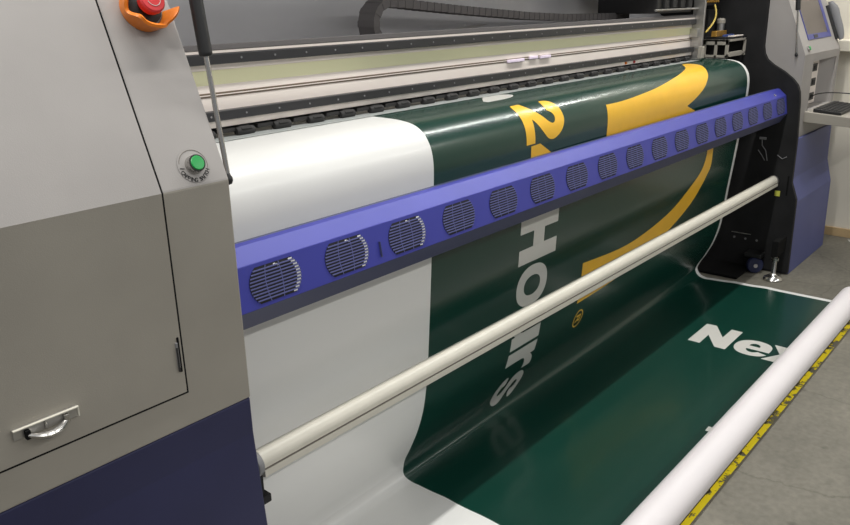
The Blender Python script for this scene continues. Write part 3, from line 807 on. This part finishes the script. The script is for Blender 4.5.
# ------------------------------------------------------------------ roll on the floor
mb = MB(); r = .0635; yc = .8167
x0, x1 = .60, 4.51
mb.lathe([(.040, 0), (r-.003, 0), (r, .003), (r, x1-x0-.003), (r-.003, x1-x0), (.040, x1-x0), (.040, 0)], (x0, yc, r+.004), (1, 0, 0), M['white_roll'], 64)
roll = mb.build('media_roll', base=(2.6, yc, 0)); tag(roll, 'long white roll lying on the floor, winding up the end of the green banner', 'roll')
mb = MB(); mb.lathe([(.035, -.01), (.0398, -.01), (.0398, x1-x0+.01), (.035, x1-x0+.01), (.035, -.01)], (x0, yc, r+.004), (1, 0, 0), M['core'], 40)
mb.build('roll_core', roll, 'cardboard core')

# ------------------------------------------------------------------ small things
# keyboard on the tray
mb = MB(); kx0, kx1, ky0, ky1, kz = 5.06, 5.51, 1.13, 1.285, .974
mb.prism([(ky0, kz), (ky0, kz+.014), (ky1, kz+.029), (ky1, kz+.010)], kx0, kx1, M['black_plastic'], bev=.002)
for rw in range(5):
    for cl in range(15):
        x = kx0+.015+cl*.0278; y = ky0+.012+rw*.026; z = kz+.0135+.0933*(y-ky0)
        mb.box((x, y, z), (x+.023, y+.021, z+.006), M['rubber'], .0015, seg=1)
kb = mb.build('keyboard'); tag(kb, 'black keyboard lying on the grey tray of the far cabinet', 'keyboard')
# cable from the sockets to the keyboard
P = [Vector(p) for p in ((5.405, 1.392, 1.036), (5.40, 1.36, 1.052), (5.39, 1.30, 1.064), (5.38, 1.22, 1.068), (5.385, 1.12, 1.062), (5.40, 1.06, 1.045), (5.405, 1.05, 1.02), (5.405, 1.07, 1.0), (5.405, 1.126, .997))]
Q = []
for i in range(len(P)-1):
    p0, p1, p2, p3 = P[max(0, i-1)], P[i], P[i+1], P[min(len(P)-1, i+2)]
    for j in range(6):
        t = j/6; Q.append(.5*(2*p1+(p2-p0)*t+(2*p0-5*p1+4*p2-p3)*t*t+(3*p1-p0-3*p2+p3)*t**3))
Q.append(P[-1])
mb = MB(); mb.tube(Q, .0032, M['rubber'], 8)
tag(mb.build('cable'), 'thin black cable looping from the alcove sockets to the keyboard', 'cable')
# painted line and the darker strip beside it
mb = MB(); mb.faces([(.6, .752, .0012), (5.95, .750, .0012), (5.95, .773, .0012), (.6, .775, .0012)], [(0, 1, 2, 3)], M['yellow_paint'])
mb.faces([(.6, .770, .0010), (5.95, .768, .0010), (5.95, .798, .0010), (.6, .798, .0010)], [(0, 1, 2, 3)], M['dark_strip'])
tag(mb.build('floor_line', base=(3, .74, 0)), 'worn yellow painted line on the floor along the white roll', 'floor marking')
# scrap of paper by the wall
mb = MB(); mb.faces([(5.84, 1.13, .002), (5.855, 1.10, .002), (5.885, 1.11, .004), (5.875, 1.15, .007)], [(0, 1, 2, 3)], M['print_white'])
tag(mb.build('paper_scrap'), 'white scrap of paper on the floor by the skirting', 'paper')

# ------------------------------------------------------------------ camera
cd = bpy.data.cameras.new('camera'); co = bpy.data.objects.new('camera', cd); COL.objects.link(co)
Xa = Vector((1126-425, -12-262.5, 770)).normalized(); Ya = Vector((-516-425, 24-262.5, 770)); Ya = (Ya-Xa*Xa.dot(Ya)).normalized()
Za = Xa.cross(Ya)
if Za.y > 0: Za = -Za
right = Vector((Xa.x, Ya.x, Za.x)); down = Vector((Xa.y, Ya.y, Za.y)); fwd = Vector((Xa.z, Ya.z, Za.z))
m4 = Matrix((( right.x, -down.x, -fwd.x, 0), (right.y, -down.y, -fwd.y, 0), (right.z, -down.z, -fwd.z, 1.65), (0, 0, 0, 1)))
co.matrix_world = m4
cd.sensor_width = 36; cd.lens = 36*770/850; cd.clip_start = .05
SC.camera = co

# ------------------------------------------------------------------ light
def area(name, loc, sx, sy, power, col=(1, .985, .95)):
    l = bpy.data.lights.new(name, 'AREA'); l.shape = 'RECTANGLE'; l.size = sx; l.size_y = sy; l.energy = power; l.color = col
    o = bpy.data.objects.new(name, l); COL.objects.link(o); o.location = loc; return o
for x in (-.6, .9, 2.4, 3.9, 5.4):
    area('tube_light', (x, 1.2, 3.05), 1.25, .08, 24)
for x in (-.6, 1.4, 3.4, 5.4):
    area('tube_light', (x, -1.6, 3.05), 1.25, .12, 26)
w = bpy.data.worlds.new('world'); SC.world = w; w.use_nodes = True
w.node_tree.nodes['Background'].inputs['Color'].default_value = (.95, .97, 1, 1)
w.node_tree.nodes['Background'].inputs['Strength'].default_value = .27
SC.view_settings.view_transform = 'Standard'
SC.view_settings.look = 'None'
SC.view_settings.exposure = 0
